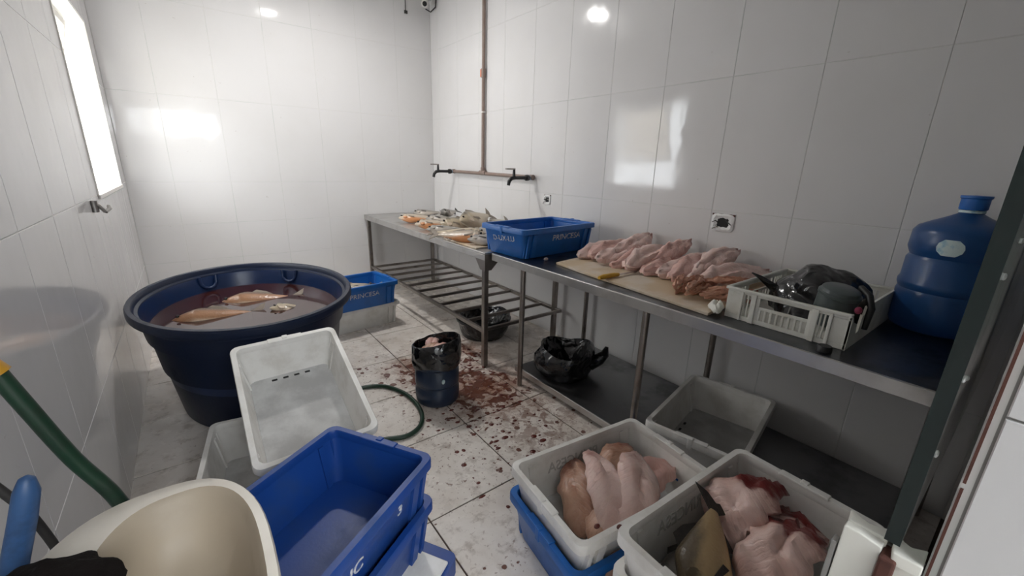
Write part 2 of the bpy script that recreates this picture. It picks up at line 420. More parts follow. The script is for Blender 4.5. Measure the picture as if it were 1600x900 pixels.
# exposed clay edge of the wall tiles at the jamb
te = MB().box(XJ + .003, XJ + .05, -.012, -.0025, 0, ZC).obj('trim_1', X['grout']); tag(te, kind='structure')
zz = 0
while zz < ZC - .02:
    hh = random.choice((.14, .19, .16, .11)); hh = min(hh, ZC - zz)
    MB().box(XJ - .001, XJ + .05, -.0066, -.0040, zz + .004, zz + hh - .004).obj('clay_edge', X['clay'], te); zz += hh
# broken ledge at the foot of the glass
lg = MB().box(XJ + .012, XJ + .032, -.002, .074, 0, 1.045).obj('trim_2', X['plaster']); tag(lg, kind='structure')
def shard(x0, x1, y0, y1, z0, z1, seed, m='cream', axis=0):
    rr = random.Random(seed); b = MB()
    # irregular plate: polygon in the plane across 'axis'
    if axis == 0:
        a = [(y0, z0), ((y0 + y1) / 2, z0 - .006 * rr.random()), (y1, z0 + .012 * rr.random()), (y1 - .004 * rr.random(), (z0 + z1) / 2 - .01), (y1 - .001, z1 - .008 * rr.random()), ((y0 + y1) / 2 + .003, z1), (y0, z1 - .005 * rr.random())]
        b.loft([[Vector((x, p, q)) for p, q in a] for x in (x1, x0)])
    else:
        a = [(x0, y0), (x1, y0 + .004 * rr.random()), (x1 - .01, (y0 + y1) / 2), (x1, y1), ((x0 + x1) / 2, y1 - .008 * rr.random()), (x0 - .002, y1 - .004)]
        b.loft([[Vector((p, q, z)) for p, q in a] for z in (z0, z1)])
    o = b.obj('broken_tile', X[m], lg, bevel=.0015); return o
shard(XJ, XJ + .012, .002, .033, .62, 1.052, 1); shard(XJ - .003, XJ + .012, .036, .076, .90, 1.062, 2)
shard(XJ, XJ + .012, .030, .080, .50, .885, 3); shard(XJ - .003, XJ + .034, -.001, .030, 1.045, 1.062, 4, axis=1)
shard(XJ + .012, XJ + .034, .034, .078, 1.045, 1.064, 5, axis=1); shard(XJ - .014, XJ + .003, .030, .060, .93, .985, 6)
shard(XJ - .002, XJ + .014, .077, .084, .80, 1.03, 8, 'plaster')
MB().box(XJ - .012, XJ + .02, .020, .036, .985, 1.052).obj('brick_chip', X['clay'], lg, bevel=.003)
# window
win = thing('window_1', None, None); tag(win, kind='structure')
f = MB(); x0, x1 = XL - .13, XL + .006
f.box(x0, x1, WY0, WY0 + .02, WZ0, WZ1).box(x0, x1, WY1 - .02, WY1, WZ0, WZ1).box(x0, x1, WY0 + .02, WY1 - .02, WZ1 - .02, WZ1)
f.obj('frame', X['alu'], win, bevel=.003)
MB().box(x0, XL + .012, WY0, WY1, WZ0 - .005, WZ0 + .02).obj('sill', X['alu'], win, bevel=.003)
sm = thing('sash', None, None); sm.parent = win; sm.location = (XL - .10, WY0, WZ1 - .03); sm.rotation_euler = (0, R(12), 0)
f = MB(); sy0, sy1, sh = .30, WY1 - WY0 - .06, .80
f.box(-.015, .015, sy0, sy0 + .04, -sh, 0).box(-.015, .015, sy1 - .04, sy1, -sh, 0).box(-.015, .015, sy0 + .04, sy1 - .04, -.04, 0).box(-.015, .015, sy0 + .04, sy1 - .04, -sh, -sh + .04)
f.obj('sash_frame', X['alu'], sm, bevel=.003)
MB().box(-.004, .004, sy0 + .04, sy1 - .04, -sh + .04, -.04).obj('pane', X['frost'], sm)
lt = MB().box(.015, .05, .34, .40, -.52, -.46).box(.04, .055, .36, .38, -.60, -.46).obj('latch', X['steel'], win, bevel=.004, loc=(XL - .10, WY0, WZ1))
# steel peg below the window
pg = MB().tube([(XL, 3.12, 1.245), (XL + .03, 3.12, 1.235), (XL + .05, 3.12, 1.20)], .010, 8).tube([(XL + .012, 3.12, 1.26), (XL + .012, 3.12, 1.20)], .016, 10).tube([(XL + .05, 3.12, 1.20), (XL + .065, 3.15, 1.215), (XL + .06, 3.18, 1.225)], .009, 8)
tag(pg.obj('wall_hook', X['steel'], smooth=40), 'small steel hook fixed to the left wall just below the window corner', 'hook')
# hanging lamp
lamp = thing('ceiling_lamp', 'round white ceiling lamp with a lit bulb', 'lamp', (1.08, 3.73, ZC))
MB().lathe([(.001, 0), (.07, 0), (.085, -.02), (.09, -.10), (.084, -.112), (.078, -.108)], 32).obj('housing', X['cctv'], lamp, smooth=40)
MB().lathe([(.079, -.104), (.06, -.111), (.001, -.114)], 32).obj('lit_diffuser', X['bulb'], lamp, smooth=60)
ld = bpy.data.lights.new('lamp_light', 'AREA'); ld.shape = 'DISK'; ld.size = .15; ld.energy = LAMP_POWER; ld.color = (1, .98, .96)
lo = bpy.data.objects.new('lamp_light', ld); COL.objects.link(lo); lo.location = (1.08, 3.73, ZC - .120)
# security camera in the corner
cc = thing('security_camera', 'white security camera in the top corner of the room', 'camera', (2.41, 4.85, 3.195))
MB().lathe([(.001, .07), (.06, .07), (.06, .055), (.045, .04), (.001, .035)], 20).obj('mount', X['cctv'], cc, smooth=40)
MB().ball((0, 0, .0), .045, .045, .045, 16, 10).obj('dome', X['cctv'], cc, smooth=60)
cs_ = MB().tube([(0, 0, -.005), (-.045, -.08, -.03)], .036, 14).obj('shell', X['cctv'], cc, smooth=40)
MB().tube([(-.045, -.08, -.03), (-.049, -.087, -.0325)], .024, 14).obj('lens', X['lens'], cs_, smooth=40)
tag(MB().tube([(2.525, 4.80, 3.29), (2.51, 4.80, 3.17), (2.48, 4.86, 3.13), (2.44, 4.90, 3.16)], .007, 6).obj('camera_cable', X['cable'], smooth=60), 'thin dark cable looping below the corner security camera', 'cable')
tag(MB().tube([(2.23, 4.973, 3.29), (2.23, 4.972, 3.12)], .004, 6).box(2.215, 2.25, 4.965, 4.979, 3.09, 3.12).obj('loose_wire', X['cable']), 'short loose wire hanging on the back wall near the security camera', 'wire')

# ------------------------------------------------------------------ plumbing on the right wall
pp = thing('water_pipe', 'brown plastic water pipe running down the right wall to both taps', 'pipe', (2.50, 3.80, 1.415))
MB().tube([(0, 0, 0), (0, 0, ZC - 1.415)], .017, 14).obj('riser', X['pvc'], pp, smooth=40)
MB().tube([(0, .62, .0), (0, -.80, -.015)], .017, 14).obj('crossbar', X['pvc'], pp, smooth=40)
MB().tube([(0, .055, 0), (0, -.055, 0)], .024, 14).tube([(0, 0, 0), (0, 0, .055)], .024, 14).obj('tee_joint', X['pvc'], pp, smooth=40)
MB().tube([(0, 0, .91), (0, 0, .99)], .023, 14).obj('coupling', X['pvc'], pp, smooth=40)
MB().tube([(0, 0, .585), (0, 0, .60)], .022, 14).box(.0, .03, -.012, .012, .582, .603).obj('clamp', X['cctv'], pp, smooth=40)
MB().box(-.02, -.016, -.002, .028, .915, .985).obj('sticker', X['orange'], pp)
for a_, b_ in (((0, .60, 0), (0, .645, 0)), ((0, -.78, -.015), (0, -.825, -.016))): MB().tube([a_, b_], .024, 12).obj('end_elbow', X['pvc'], pp, smooth=40)
def tap(loc, label, grp):
    t = thing('tap', label, 'tap', loc, group=grp)
    MB().tube([(.02, 0, 0), (-.035, 0, 0)], .021, 12).obj('thread', X['tape'], t, smooth=40)
    MB().tube([(-.035, 0, 0), (-.065, 0, 0)], .027, 8).tube([(-.06, 0, 0), (-.20, 0, 0)], .0165, 12).obj('tap_body', X['black'], t, smooth=40)
    MB().tube([(-.19, 0, 0), (-.225, 0, -.006), (-.25, 0, -.03), (-.258, 0, -.065)], [.017, .017, .016, .015], 12).obj('spout', X['black'], t, smooth=40)
    sv_ = MB().tube([(-.20, 0, 0), (-.20, 0, .07)], [.015, .011], 10).obj('valve_stem', X['black'], t, smooth=40)
    MB().box(-.29, -.19, -.010, .010, .068, .080).obj('lever', X['steel_leg'], sv_, bevel=.003)
    return t
tap((2.50, 3.0, 1.395), 'black tap at the near end of the brown pipe', 'black taps')
tap((2.50, 4.42, 1.413), 'black tap at the far end of the brown pipe, beside the corner', 'black taps')
# open wall boxes
def wallbox(y, z, w_, h_, label, seed):
    t = thing('wall_socket_hole', label, 'socket', (XR, y, z))
    rr = random.Random(seed); n = 22
    def ring(k, x, jit): return [Vector((x, (w_ / 2) * k * max(-1, min(1, 1.25 * math.cos(2 * math.pi * i / n))) * (1 + jit * (rr.random() - .5)), (h_ / 2) * k * max(-1, min(1, 1.25 * math.sin(2 * math.pi * i / n))) * (1 + jit * (rr.random() - .5)))) for i in range(n)]
    MB().loft([ring(1, -.001, 0), ring(.99, -.006, .05), ring(.80, -.010, .25), ring(.60, -.004, .35), ring(.45, -.001, .3)], False, False).obj('torn_plaster_rim', X['whitefloor'] if False else X['ceiling'], t)
    MB().loft([ring(.62, -.002, .2), ring(.3, -.0015, .2)], False, True).obj('hole_shade_patch', X['hole'], t)  # flat dark patch painting the shade in the hole
    MB().box(-.006, -.001, -w_ * .5, w_ * .5, h_ * .40, h_ * .5).obj('brick_edge', X['clay'], t)
    for k in range(4):
        a = rr.uniform(-.3, .3) * w_; b = rr.uniform(-.3, .1) * h_
        MB().tube([(-.002, a, b), (-.018, a + .01, b + rr.uniform(-.01, .02)), (-.02, a + rr.uniform(-.03, .03), b + rr.uniform(-.02, .02))], .0028, 6).obj('wire', X['cable'] if k % 2 else X['fish_c'], t)
    return t
wallbox(1.225, 1.203, .135, .105, 'ragged open socket hole in the right wall above the fillets', 3)
wallbox(2.80, 1.215, .085, .085, 'smaller ragged socket hole in the right wall, nearer the taps', 5)

# ------------------------------------------------------------------ steel tables
def leg(parent, x, y, z0, z1, w_=.019, round_=False):
    if round_: MB().tube([(x, y, z0), (x, y, z1)], w_, 12).obj('leg', X['steel_leg'], parent, smooth=40)
    else: MB().box(x - w_, x + w_, y - w_, y + w_, z0, z1).obj('leg', X['steel_leg'], parent, bevel=.004)
T1 = thing('steel_table', 'grey steel table with slatted undershelf standing in the back corner', 'table')
MB().box(1.60, 2.515, 2.40, 4.955, .885, .90).obj('tabletop', X['steel_top'], T1, bevel=.003)
f = MB().box(1.60, 1.612, 2.40, 4.955, .845, .885).box(2.503, 2.515, 2.40, 4.955, .845, .885).box(1.612, 2.503, 2.40, 2.412, .845, .885).box(1.612, 2.503, 4.943, 4.955, .845, .885)
f.obj('apron', X['steel_top'], T1, bevel=.002)
for x, y in ((1.632, 2.44), (1.632, 4.90), (2.44, 2.54), (2.44, 4.90)): leg(T1, x, y, 0, .886)
for y in (2.425,):
    MB().loft([[Vector((1.601, y0, z)) for y0, z in ((2.40, .885), (2.40, .77), (2.46, .77), (2.53, .85), (2.53, .885))], [Vector((1.606, y0, z)) for y0, z in ((2.40, .885), (2.40, .77), (2.46, .77), (2.53, .85), (2.53, .885))]]).obj('gusset', X['steel_leg'], T1)
    MB().loft([[Vector((x0, 2.396, z)) for x0, z in ((1.60, .885), (1.60, .77), (1.655, .77), (1.75, .86), (1.75, .885))], [Vector((x0, 2.401, z)) for x0, z in ((1.60, .885), (1.60, .77), (1.655, .77), (1.75, .86), (1.75, .885))]]).obj('gusset', X['steel_leg'], T1)
ZR = .285
for x in (1.632, 2.44): MB().box(x - .014, x + .014, 2.46, 4.88, ZR - .014, ZR + .014).obj('rail', X['steel_leg'], T1, bevel=.003)
for k in range(11):
    y = 2.47 + k * .238
    MB().box(1.64, 2.43, y - .013, y + .013, ZR - .012, ZR + .012).obj('slat', X['steel_leg'], T1, bevel=.003)
T2 = thing('steel_table', 'long steel table with bright front edge along the right wall', 'table')
MB().box(1.655, 2.515, .06, 2.37, .885, .90).obj('tabletop', X['steel_dark'], T2, bevel=.003)
f = MB().box(1.64, 1.655, .06, 2.37, .85, .90).box(2.50, 2.515, .06, 2.37, .85, .885).box(1.655, 2.50, 2.358, 2.37, .85, .885).box(1.655, 2.50, .06, .072, .85, .885)
f.obj('apron', X['steel_top'], T2, bevel=.002)
for x, y in ((1.672, 2.05), (1.672, 1.10), (1.672, .085), (2.46, 2.19), (2.46, 1.13), (2.46, .085)): leg(T2, x, y, 0, .886, .018, True)
sh_ = MB().box(1.745, 2.50, .12, 2.19, .060, .068).obj('bottom_shelf', X['steel_shelf'], T2)
MB().box(1.735, 1.747, .12, 2.19, .035, .078).obj('shelf_edge', X['steel_top'], sh_, bevel=.003)
for y in (.3, 1.2, 2.1): MB().box(1.76, 1.80, y - .02, y + .02, 0, .061).obj('shelf_foot', X['steel_leg'], sh_)

# ------------------------------------------------------------------ fish crates
CL, CW, CH = .70, .46, .22
def crate_meshes(key, body, bottom):
    d = {}
    rings = [rrect(CL - a, CW - a, r, z) for a, r, z in ((.10, .03, 0), (.088, .035, .008), (.03, .035, CH - .034), (.044, .034, CH - .030), (.098, .034, .016))]
    b = MB(); b.loft(rings, True, False); d['body'] = b.mesh('body', body, 35)
    rr = [rrect(CL - a, CW - a, r, z) for a, r, z in ((.032, .034, CH - .036), (0, .036, CH - .036), (0, .036, CH - .007), (.006, .034, CH), (.046, .030, CH), (.052, .030, CH - .008), (.046, .034, CH - .034))]
    d['rim'] = MB().loft(rr, close=True).mesh('rim', body, 35)
    d['bottom'] = MB().loft([rrect(CL - .099, CW - .099, .034, .010), rrect(CL - .099, CW - .099, .034, .0165)]).mesh('bottom', bottom, 35)
    d['slot'] = (MB().box(-.006, .006, -.012, .012, .0162, .0172).mesh('drain_slot_shade', X['hole']), MB().box(-.013, .013, -.006, .006, .0162, .0172).mesh('drain_slot_shade', X['hole']))  # thin dark plates stand in for the shade of open drain slots
    # pilasters beside the corners: one inside strip and one outside rib on a sloping wall
    th = math.atan(.027 / (CH - .046))
    def pil(sx, sy):
        p = MB()
        for xx, wd in ((.255, .022), (.305, .008)):
            m4 = Matrix.Translation((sx * xx, sy * (CW / 2 - .049), .016)) @ Matrix.Rotation(-sy * th, 4, 'X')
            p.box(-wd / 2, wd / 2, -.007 if sy > 0 else -.001, .001 if sy > 0 else .007, 0, CH - .05, m4)
        for xx, wd in ((.245, .034), (.292, .020)):
            m4 = Matrix.Translation((sx * xx, sy * (CW / 2 - .044), .010)) @ Matrix.Rotation(-sy * math.atan(.029 / (CH - .04)), 4, 'X')
            p.box(-wd / 2, wd / 2, -.001 if sy > 0 else -.012, .012 if sy > 0 else .001, 0, CH - .048, m4)
        return p.mesh('corner_rib', body)
    d['corner_rib'] = [pil(a, b) for a in (-1, 1) for b in (-1, 1)]
    h = []
    for sg in (-1, 1):
        p = MB(); e = sg * (CL / 2)
        p.box(min(e, e - sg * .03), max(e, e - sg * .03), -.075, .075, CH - .006, CH + .004)
        p.box(min(e + sg * .002, e - sg * .02), max(e + sg * .002, e - sg * .02), -.012, .012, CH - .05, CH + .008)
        h.append(p.mesh('handle', body))
    d['handle'] = h
    return d
CM = {}
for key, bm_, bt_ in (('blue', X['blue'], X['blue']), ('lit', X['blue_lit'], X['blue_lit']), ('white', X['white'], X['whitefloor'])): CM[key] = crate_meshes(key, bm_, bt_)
TXT = {}
def text_on(parent, body, size, m, side='near', inside=False, u=0, z=.125, wob=0):
    k = (body, size, m.name)
    if k not in TXT:
        TXT[k] = text_mesh(body, size); TXT[k].materials.clear(); TXT[k].materials.append(m)
    o = link('lettering', TXT[k], parent)
    s = math.atan(.029 / (CH - .04)); off = .044 - .029 * (z - .008) / (CH - .042)
    if side == 'near':
        o.location = (u, -(CW / 2 - off) - .0008, z); o.rotation_euler = (R(90) + s * 1, 0, 0)
    elif side == 'far_in':                                            # relief seen from inside: mirrored
        o.location = (u, CW / 2 - .049 + .027 * (z - .016) / (CH - .046) - .0012, z); o.rotation_euler = (R(90) - s, 0, 0); o.scale = (-1, 1, 1)
    elif side == 'left':
        o.location = (-(CL / 2 - off) - .0008, u, z); o.rotation_euler = (R(90) + s, wob, R(-90))
    return o
def crate(key, label, loc, yaw, rot=(0, 0), group=None, slots=None, name='fish_crate'):
    t = thing(name, label, 'crate', loc, (0, 0, 0), group)
    t.rotation_mode = 'QUATERNION'
    q = Matrix.Rotation(R(yaw), 3, 'Z') @ Matrix.Rotation(R(rot[0]), 3, 'X') @ Matrix.Rotation(R(rot[1]), 3, 'Y')
    t.rotation_quaternion = q.to_quaternion()
    d = CM[key]
    for n in ('body', 'rim', 'bottom'): link(n, d[n], t)
    for i in range(4):
        if slots == 'x': link('drain_slot_shade', d['slot'][0], t, loc=(CL / 2 - .075, -.075 + i * .05, 0))
        if slots == 'y': link('drain_slot_shade', d['slot'][1], t, loc=(-.13 + i * .075, CW / 2 - .072, 0))
    for me in d['corner_rib']: link('corner_rib', me, t)
    for me in d['handle']: link('handle', me, t, bevel=.003)
    return t
GB, GW = 'blue fish crates', 'white fish crates'
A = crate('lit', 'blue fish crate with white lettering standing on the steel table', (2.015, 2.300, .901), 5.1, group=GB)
A.scale = (1.075, 1, .92)
text_on(A, 'PRINCESA', .062, X['paint'], 'near', u=.06, z=.135); text_on(A, 'D-UX-LU', .055, X['paint'], 'left', z=.13, wob=R(-4))
Ct = crate('blue', 'big blue empty fish crate in the foreground, topmost of its stack', (.138, 1.155, .288), 31.6, group=GB)
text_on(Ct, 'UC', .062, X['paint'], 'near', u=-.045, z=.105); text_on(Ct, '3', .055, X['paint'], 'near', u=.17, z=.13)
crate('blue', 'blue fish crate directly beneath the big empty foreground crate', (.138, 1.155, .105), 31.6, group=GB)
pl = thing('pallet_tray', 'low blue tray with pale dirty top under the foreground crate stack', 'tray', (.165, 1.115, 0), (0, 0, R(31.6)))
MB().loft([rrect(.66, .50, .02, 0), rrect(.70, .54, .03, .02), rrect(.70, .54, .03, .09)]).obj('body', X['blue'], pl, smooth=35)
MB().box(-.33, .30, -.255, .255, .0895, .104).obj('top_sheet', X['white'], pl, bevel=.004)
D = crate('white', 'white crate holding a pile of pink fish fillets, nested in a blue crate', (1.19, .85, .118), -7, group=GW)
text_on(D, 'PRINCESA', .062, X['relief'], 'far_in', u=-.03, z=.14)
crate('lit', 'blue crate on the floor with a white crate of fillets nested in it', (1.18, .842, 0), -7.5, group=GB)
Ew = crate('white', 'white crate with yellowish fish and bloody fish halves, at the bottom right', (1.175, .325, .271), -2.6, group=GW)
text_on(Ew, 'PRINCESA', .062, X['relief'], 'far_in', u=-.03, z=.14)
crate('white', 'white crate nested directly under the crate of yellowish fish', (1.175, .325, .136), -2.6, group=GW)
crate('white', 'lowest white crate on the floor under the crate of yellowish fish', (1.175, .325, .001), -2.6, group=GW)
crate('white', 'empty white crate standing on the low steel shelf by the wall', (2.035, .865, .070), 11, group=GW, slots='y')
B = crate('white', 'empty white crate leaning on edge against the dark tub', (.274, 1.915, .340), 88.7, (-2, -19.3), group=GW, slots='x')
crate('white', 'white crate lying on the floor half hidden under the leaning crate', (.083, 1.945, 0), 81, group=GW)
# far pair beside the tub
crate('white', 'low pale crate on the floor underneath the far blue crate of fish', (1.10, 3.86, 0), 6, group=GW)
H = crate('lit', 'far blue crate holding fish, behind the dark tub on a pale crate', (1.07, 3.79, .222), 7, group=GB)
text_on(H, 'PRINCESA', .062, X['paint'], 'near', u=.02, z=.13)

# perforated crate on the table (front side faces -x, length along y)
J = thing('perforated_crate', 'white slotted crate with a broken end, holding a black bag on the table', 'crate', (2.067, .568, .901))
JL, JW, JH = .43, .60, .135
def jbox(mb, u0, u1, v0, v1, z0, z1, side):
    # side 'x': panel runs along y at fixed x ; side 'y': runs along x
    if side == 'x': mb.box(v0, v1, u0, u1, z0, z1)
    else: mb.box(u0, u1, v0, v1, z0, z1)
MB().box(-JW / 2 + .004, JW / 2 - .004, -JL / 2 + .004, JL / 2 - .004, 0, .008).obj('bottom', X['cream'], J)
def side_panel(side, sgn, L, broken=False):
    e = sgn * ((JW if side == 'x' else JL) / 2); v0, v1 = min(e, e - sgn * .008), max(e, e - sgn * .008)
    b = MB(); hL = L / 2
    top0 = .112
    if not broken:
        jbox(b, -hL, hL, v0, v1, top0, JH, side); jbox(b, -hL, hL, v0, v1, .0, .020, side)
        segs = [(-hL, -hL + .055), (-.5 * hL + .0, -.5 * hL + .022), (.5 * hL - .022, .5 * hL), (hL - .055, hL)]
        for a, c in segs: jbox(b, a, c, v0, v1, .02, top0, side)
        for a, c, n in ((-hL + .055, -.5 * hL, 4), (.5 * hL, hL - .055, 4)):
            st = (c - a) / n
            for k in range(n): jbox(b, a + st * k + st * .62, a + st * (k + 1), v0, v1, .02, top0, side)
        a, c = -.5 * hL + .022, .5 * hL - .022; st = (c - a) / 8
        jbox(b, a, c, v0, v1, .064, .076, side)
        for k in range(8): jbox(b, a + st * k + st * .6, a + st * (k + 1), v0, v1, .02, .064, side)
    else:
        jbox(b, -hL, hL, v0, v1, 0, .03, side); jbox(b, -hL + .12, hL, v0, v1, .03, JH, side)
    return b.obj('side_panel', X['cream'], J, bevel=.0015)
side_panel('x', -1, JL); side_panel('x', 1, JL); side_panel('y', 1, JW - .02)
# broken end: jagged plate
pts = [(-JW / 2, 0), (JW / 2, 0), (JW / 2, JH), (-.14, JH), (-.155, .10), (-.175, .11), (-.185, .05), (-.21, .045), (-.225, .085), (-JW / 2 + .03, .10), (-JW / 2, JH)]
MB().loft([[Vector((a, y, z)) for a, z in pts] for y in (-JL / 2, -JL / 2 + .008)]).obj('broken_side_panel', X['cream'], J)
rim_ = MB()
rim_.box(-JW / 2 - .008, -JW / 2 + .010, -JL / 2, JL / 2 + .008, JH - .012, JH).box(JW / 2 - .010, JW / 2 + .008, -JL / 2, JL / 2 + .008, JH - .012, JH).box(-JW / 2 + .01, JW / 2 - .01, JL / 2 - .010, JL / 2 + .008, JH - .012, JH)
rim_.obj('rim', X['cream'], J, bevel=.003)
for sy in (-.5, .5): MB().box(-JW / 2 - .007, -JW / 2 + .001, sy * JL / 2 - .010, sy * JL / 2 + .010, 0, JH - .012).obj('rib', X['cream'], J, bevel=.002)
for sy in (-1, 1): MB().box(-JW / 2 - .006, -JW / 2 + .001, sy * (JL / 2 - .06) - .005, sy * (JL / 2 - .06) + .005, 0, JH - .012).obj('rib', X['cream'], J, bevel=.002)

# ------------------------------------------------------------------ big tub with water
TB = thing('tub', 'huge round dark blue tub of murky water against the left wall', 'tub', (.215, 3.06, 0))
ta, tb = .60, .785
prof_o = [(.01, 0), (.70, 0), (.73, .01), (.80, .30), (.825, .31), (.865, .50), (.895, .51), (.92, .62), (.955, .625), (.955, .655)]
MB().lathe(prof_o, 72, ta, tb).obj('outer_wall', X['tub'], TB, smooth=35)
prof_r = [(.955, .65), (.995, .648), (1.0, .655), (1.0, .685), (.99, .695), (.955, .695), (.945, .688), (.935, .662), (.91, .655), (.905, .648)]
MB().lathe(prof_r, 72, ta, tb).obj('rim', X['tub'], TB, smooth=35)
prof_i = [(.905, .648), (.885, .60), (.865, .50), (.72, .03), (.01, .03)]
MB().lathe(prof_i, 72, ta, tb).obj('inner_wall', X['tubin'], TB, smooth=35)
for an in (112, 52):
    a = R(an); p = Vector((ta * .895 * math.cos(a), tb * .895 * math.sin(a), 0)); t_ = Vector((-math.sin(a), math.cos(a), 0))
    inn = Vector((-math.cos(a), -math.sin(a), 0))
    pts = [p - t_ * .055 + Vector((0, 0, .655)) + inn * .008, p - t_ * .05 + Vector((0, 0, .60)) + inn * .018, p - t_ * .03 + Vector((0, 0, .575)) + inn * .022, p + Vector((0, 0, .567)) + inn * .024, p + t_ * .03 + Vector((0, 0, .575)) + inn * .022, p + t_ * .05 + Vector((0, 0, .60)) + inn * .018, p + t_ * .055 + Vector((0, 0, .655)) + inn * .008]
    MB().tube(pts, .012, 8).obj('grip_recess', X['tubin'], TB, smooth=50)
MB().lathe([(.873, .54), (.86, .545), (.01, .545)], 72, ta, tb).obj('water', X['water'], TB)
tag(TB.children[-1], 'murky reddish water surface')

# ------------------------------------------------------------------ fish
def fish_meshes(L, Hh, Th, m, seed):
    fin = X['fin_dark'] if seed in (3, 6) else X['fin']
    n, k = 16, 22; rings = []
    for i in range(k + 1):
        s = i / k
        hp = (math.sin(math.pi * min(1, s / .82) ** .72) ** .8 if s < .82 else 0) if False else None
        h = Hh * max(.06, (s / .34) ** .62 if s < .34 else (1 - .84 * ((s - .34) / .66) ** 1.35))
        th = Th * max(.05, (s / .28) ** .6 if s < .28 else (1 - .90 * ((s - .28) / .72) ** 1.2))
        if i == 0: h, th = Hh * .10, Th * .12
        cy = -.06 * Hh * math.sin(math.pi * s)
        rings.append([Vector((s * L, cy + h / 2 * math.cos(2 * math.pi * j / n), th / 2 * math.sin(2 * math.pi * j / n))) for j in range(n)])
    d = {'body': MB().loft(rings).mesh('body', m, 60)}
    tl = L * .20; x0 = L * .975
    def plate(poly, t0=.0035):
        return MB().loft([[Vector((x, y, z)) for x, y in poly] for z in (-t0 / 2, t0 / 2)])
    d['tail_fin'] = plate([(x0, -.08 * Hh), (x0 + tl, -.44 * Hh), (x0 + tl * .93, -.2 * Hh), (x0 + tl * .62, 0), (x0 + tl * .93, .2 * Hh), (x0 + tl, .46 * Hh), (x0, .08 * Hh)]).mesh('tail_fin', fin)
    d['dorsal_fin'] = plate([(L * .38, .40 * Hh), (L * .48, .57 * Hh), (L * .62, .46 * Hh), (L * .76, .22 * Hh), (L * .6, .28 * Hh)]).mesh('dorsal_fin', fin)
    d['anal_fin'] = plate([(L * .66, -.30 * Hh), (L * .72, -.50 * Hh), (L * .84, -.26 * Hh), (L * .82, -.16 * Hh)]).mesh('anal_fin', fin)
    pf = MB(); pf.loft([[Vector((L * .27, -.10 * Hh, Th * .46)), Vector((L * .27, -.18 * Hh, Th * .44)), Vector((L * .42, -.32 * Hh, Th * .44)), Vector((L * .43, -.2 * Hh, Th * .46))], [Vector((L * .27, -.10 * Hh, Th * .50)), Vector((L * .27, -.18 * Hh, Th * .48)), Vector((L * .42, -.32 * Hh, Th * .47)), Vector((L * .43, -.2 * Hh, Th * .49))]])
    d['pectoral_fin'] = pf.mesh('pectoral_fin', fin)
    d['eye'] = MB().ball((L * .085, .08 * Hh, Th * .28), .011, .011, .006, 10, 6).mesh('eye', X['eye'], 60)
    gl = MB().loft([[Vector((L * .19 + L * .07 * math.cos(a_), -.03 * Hh + .30 * Hh * math.sin(a_), z_ * Th)) for a_ in [2 * math.pi * q / 14 for q in range(14)]] for z_ in (.20, .40)] + [[Vector((L * .185 + L * .05 * math.cos(a_), -.03 * Hh + .22 * Hh * math.sin(a_), .44 * Th)) for a_ in [2 * math.pi * q / 14 for q in range(14)]]])
    d['gill_cover'] = gl.mesh('gill_cover', m, 60)
    return d
FM = {k: fish_meshes(*a) for k, a in {
    'a': (.40, .16, .085, X['fish_a'], 1), 'b': (.37, .135, .08, X['fish_b'], 2), 'c': (.34, .12, .075, X['fish_c'], 3),
    'big': (.50, .22, .12, X['fish_a'], 4), 'w': (.42, .17, .12, X['fish_w'], 5), 'y': (.36, .20, .12, X['fish_y'], 6)}.items()}
def fish(kind, label, loc, yaw, tilt=0, pitch=0, flip=False, group=None, scale=1.0):
    t = thing('fish', label, 'fish', loc, (0, 0, 0), group)
    d = FM[kind]
    q = Matrix.Rotation(R(yaw), 3, 'Z') @ Matrix.Rotation(R(pitch), 3, 'Y') @ Matrix.Rotation(R(tilt), 3, 'X')
    t.rotation_mode = 'QUATERNION'; t.rotation_quaternion = q.to_quaternion(); t.scale = (scale, -scale if flip else scale, scale)
    for n, me in d.items():
        if kind == 'w' and n in ('gill_cover', 'pectoral_fin', 'anal_fin'): continue
        link(n, me, t)
    return t
GT = 'whole fish on the back table'
ZT = .90
for a in [
    ('b', 'orange-bellied fish at the far left end of the back table', (1.68, 4.12, ZT + .05), -22, 25, 0, False),
    ('c', 'grey fish lying behind the far left orange fish on the table', (2.00, 4.48, ZT + .05), -15, 20, 0, False),
    ('b', 'orange-bellied fish lying second from the far end of the table', (1.63, 3.62, ZT + .05), -18, 28, 0, False),
    ('c', 'dark grey fish in the middle of the heap behind the second orange fish', (1.86, 3.86, ZT + .065), -30, 25, 0, False),
    ('c', 'grey fish against the wall at the far end of the heap', (2.10, 4.02, ZT + .085), 30, 30, 0, False),
    ('a', 'olive fish standing tilted in the middle of the heap', (1.80, 3.44, ZT + .07), -8, 40, 2, False),
    ('c', 'dark fish laid crosswise on top of the middle of the heap', (2.02, 3.74, ZT + .13), 62, 20, 6, False),
    ('big', 'biggest olive fish, raised on top of the heap near the wall', (1.93, 3.30, ZT + .10), 26, 36, -1, False),
    ('a', 'pale olive fish lying right of the biggest one against the wall', (2.02, 2.98, ZT + .085), 30, 30, -1, False),
    ('a', 'olive fish half hidden behind the blue table crate', (2.06, 2.70, ZT + .07), 28, 35, -2, False),
    ('c', 'flat grey fish between the orange fish and the table edge', (1.60, 3.32, ZT + .045), -25, 12, 0, False),
    ('b', 'salmon-bellied fish at the front edge with its tail over the rim', (1.80, 2.70, ZT + .06), 139, -32, 0, True),
    ('a', 'long pale fish lying behind the salmon-bellied fish at the front edge', (1.90, 2.84, ZT + .055), 142, -15, 0, True),
    ('c', 'small dull fish at the near corner beside the blue crate', (1.64, 2.70, ZT + .05), -38, 15, 0, False),
]: fish(*a, group=GT)
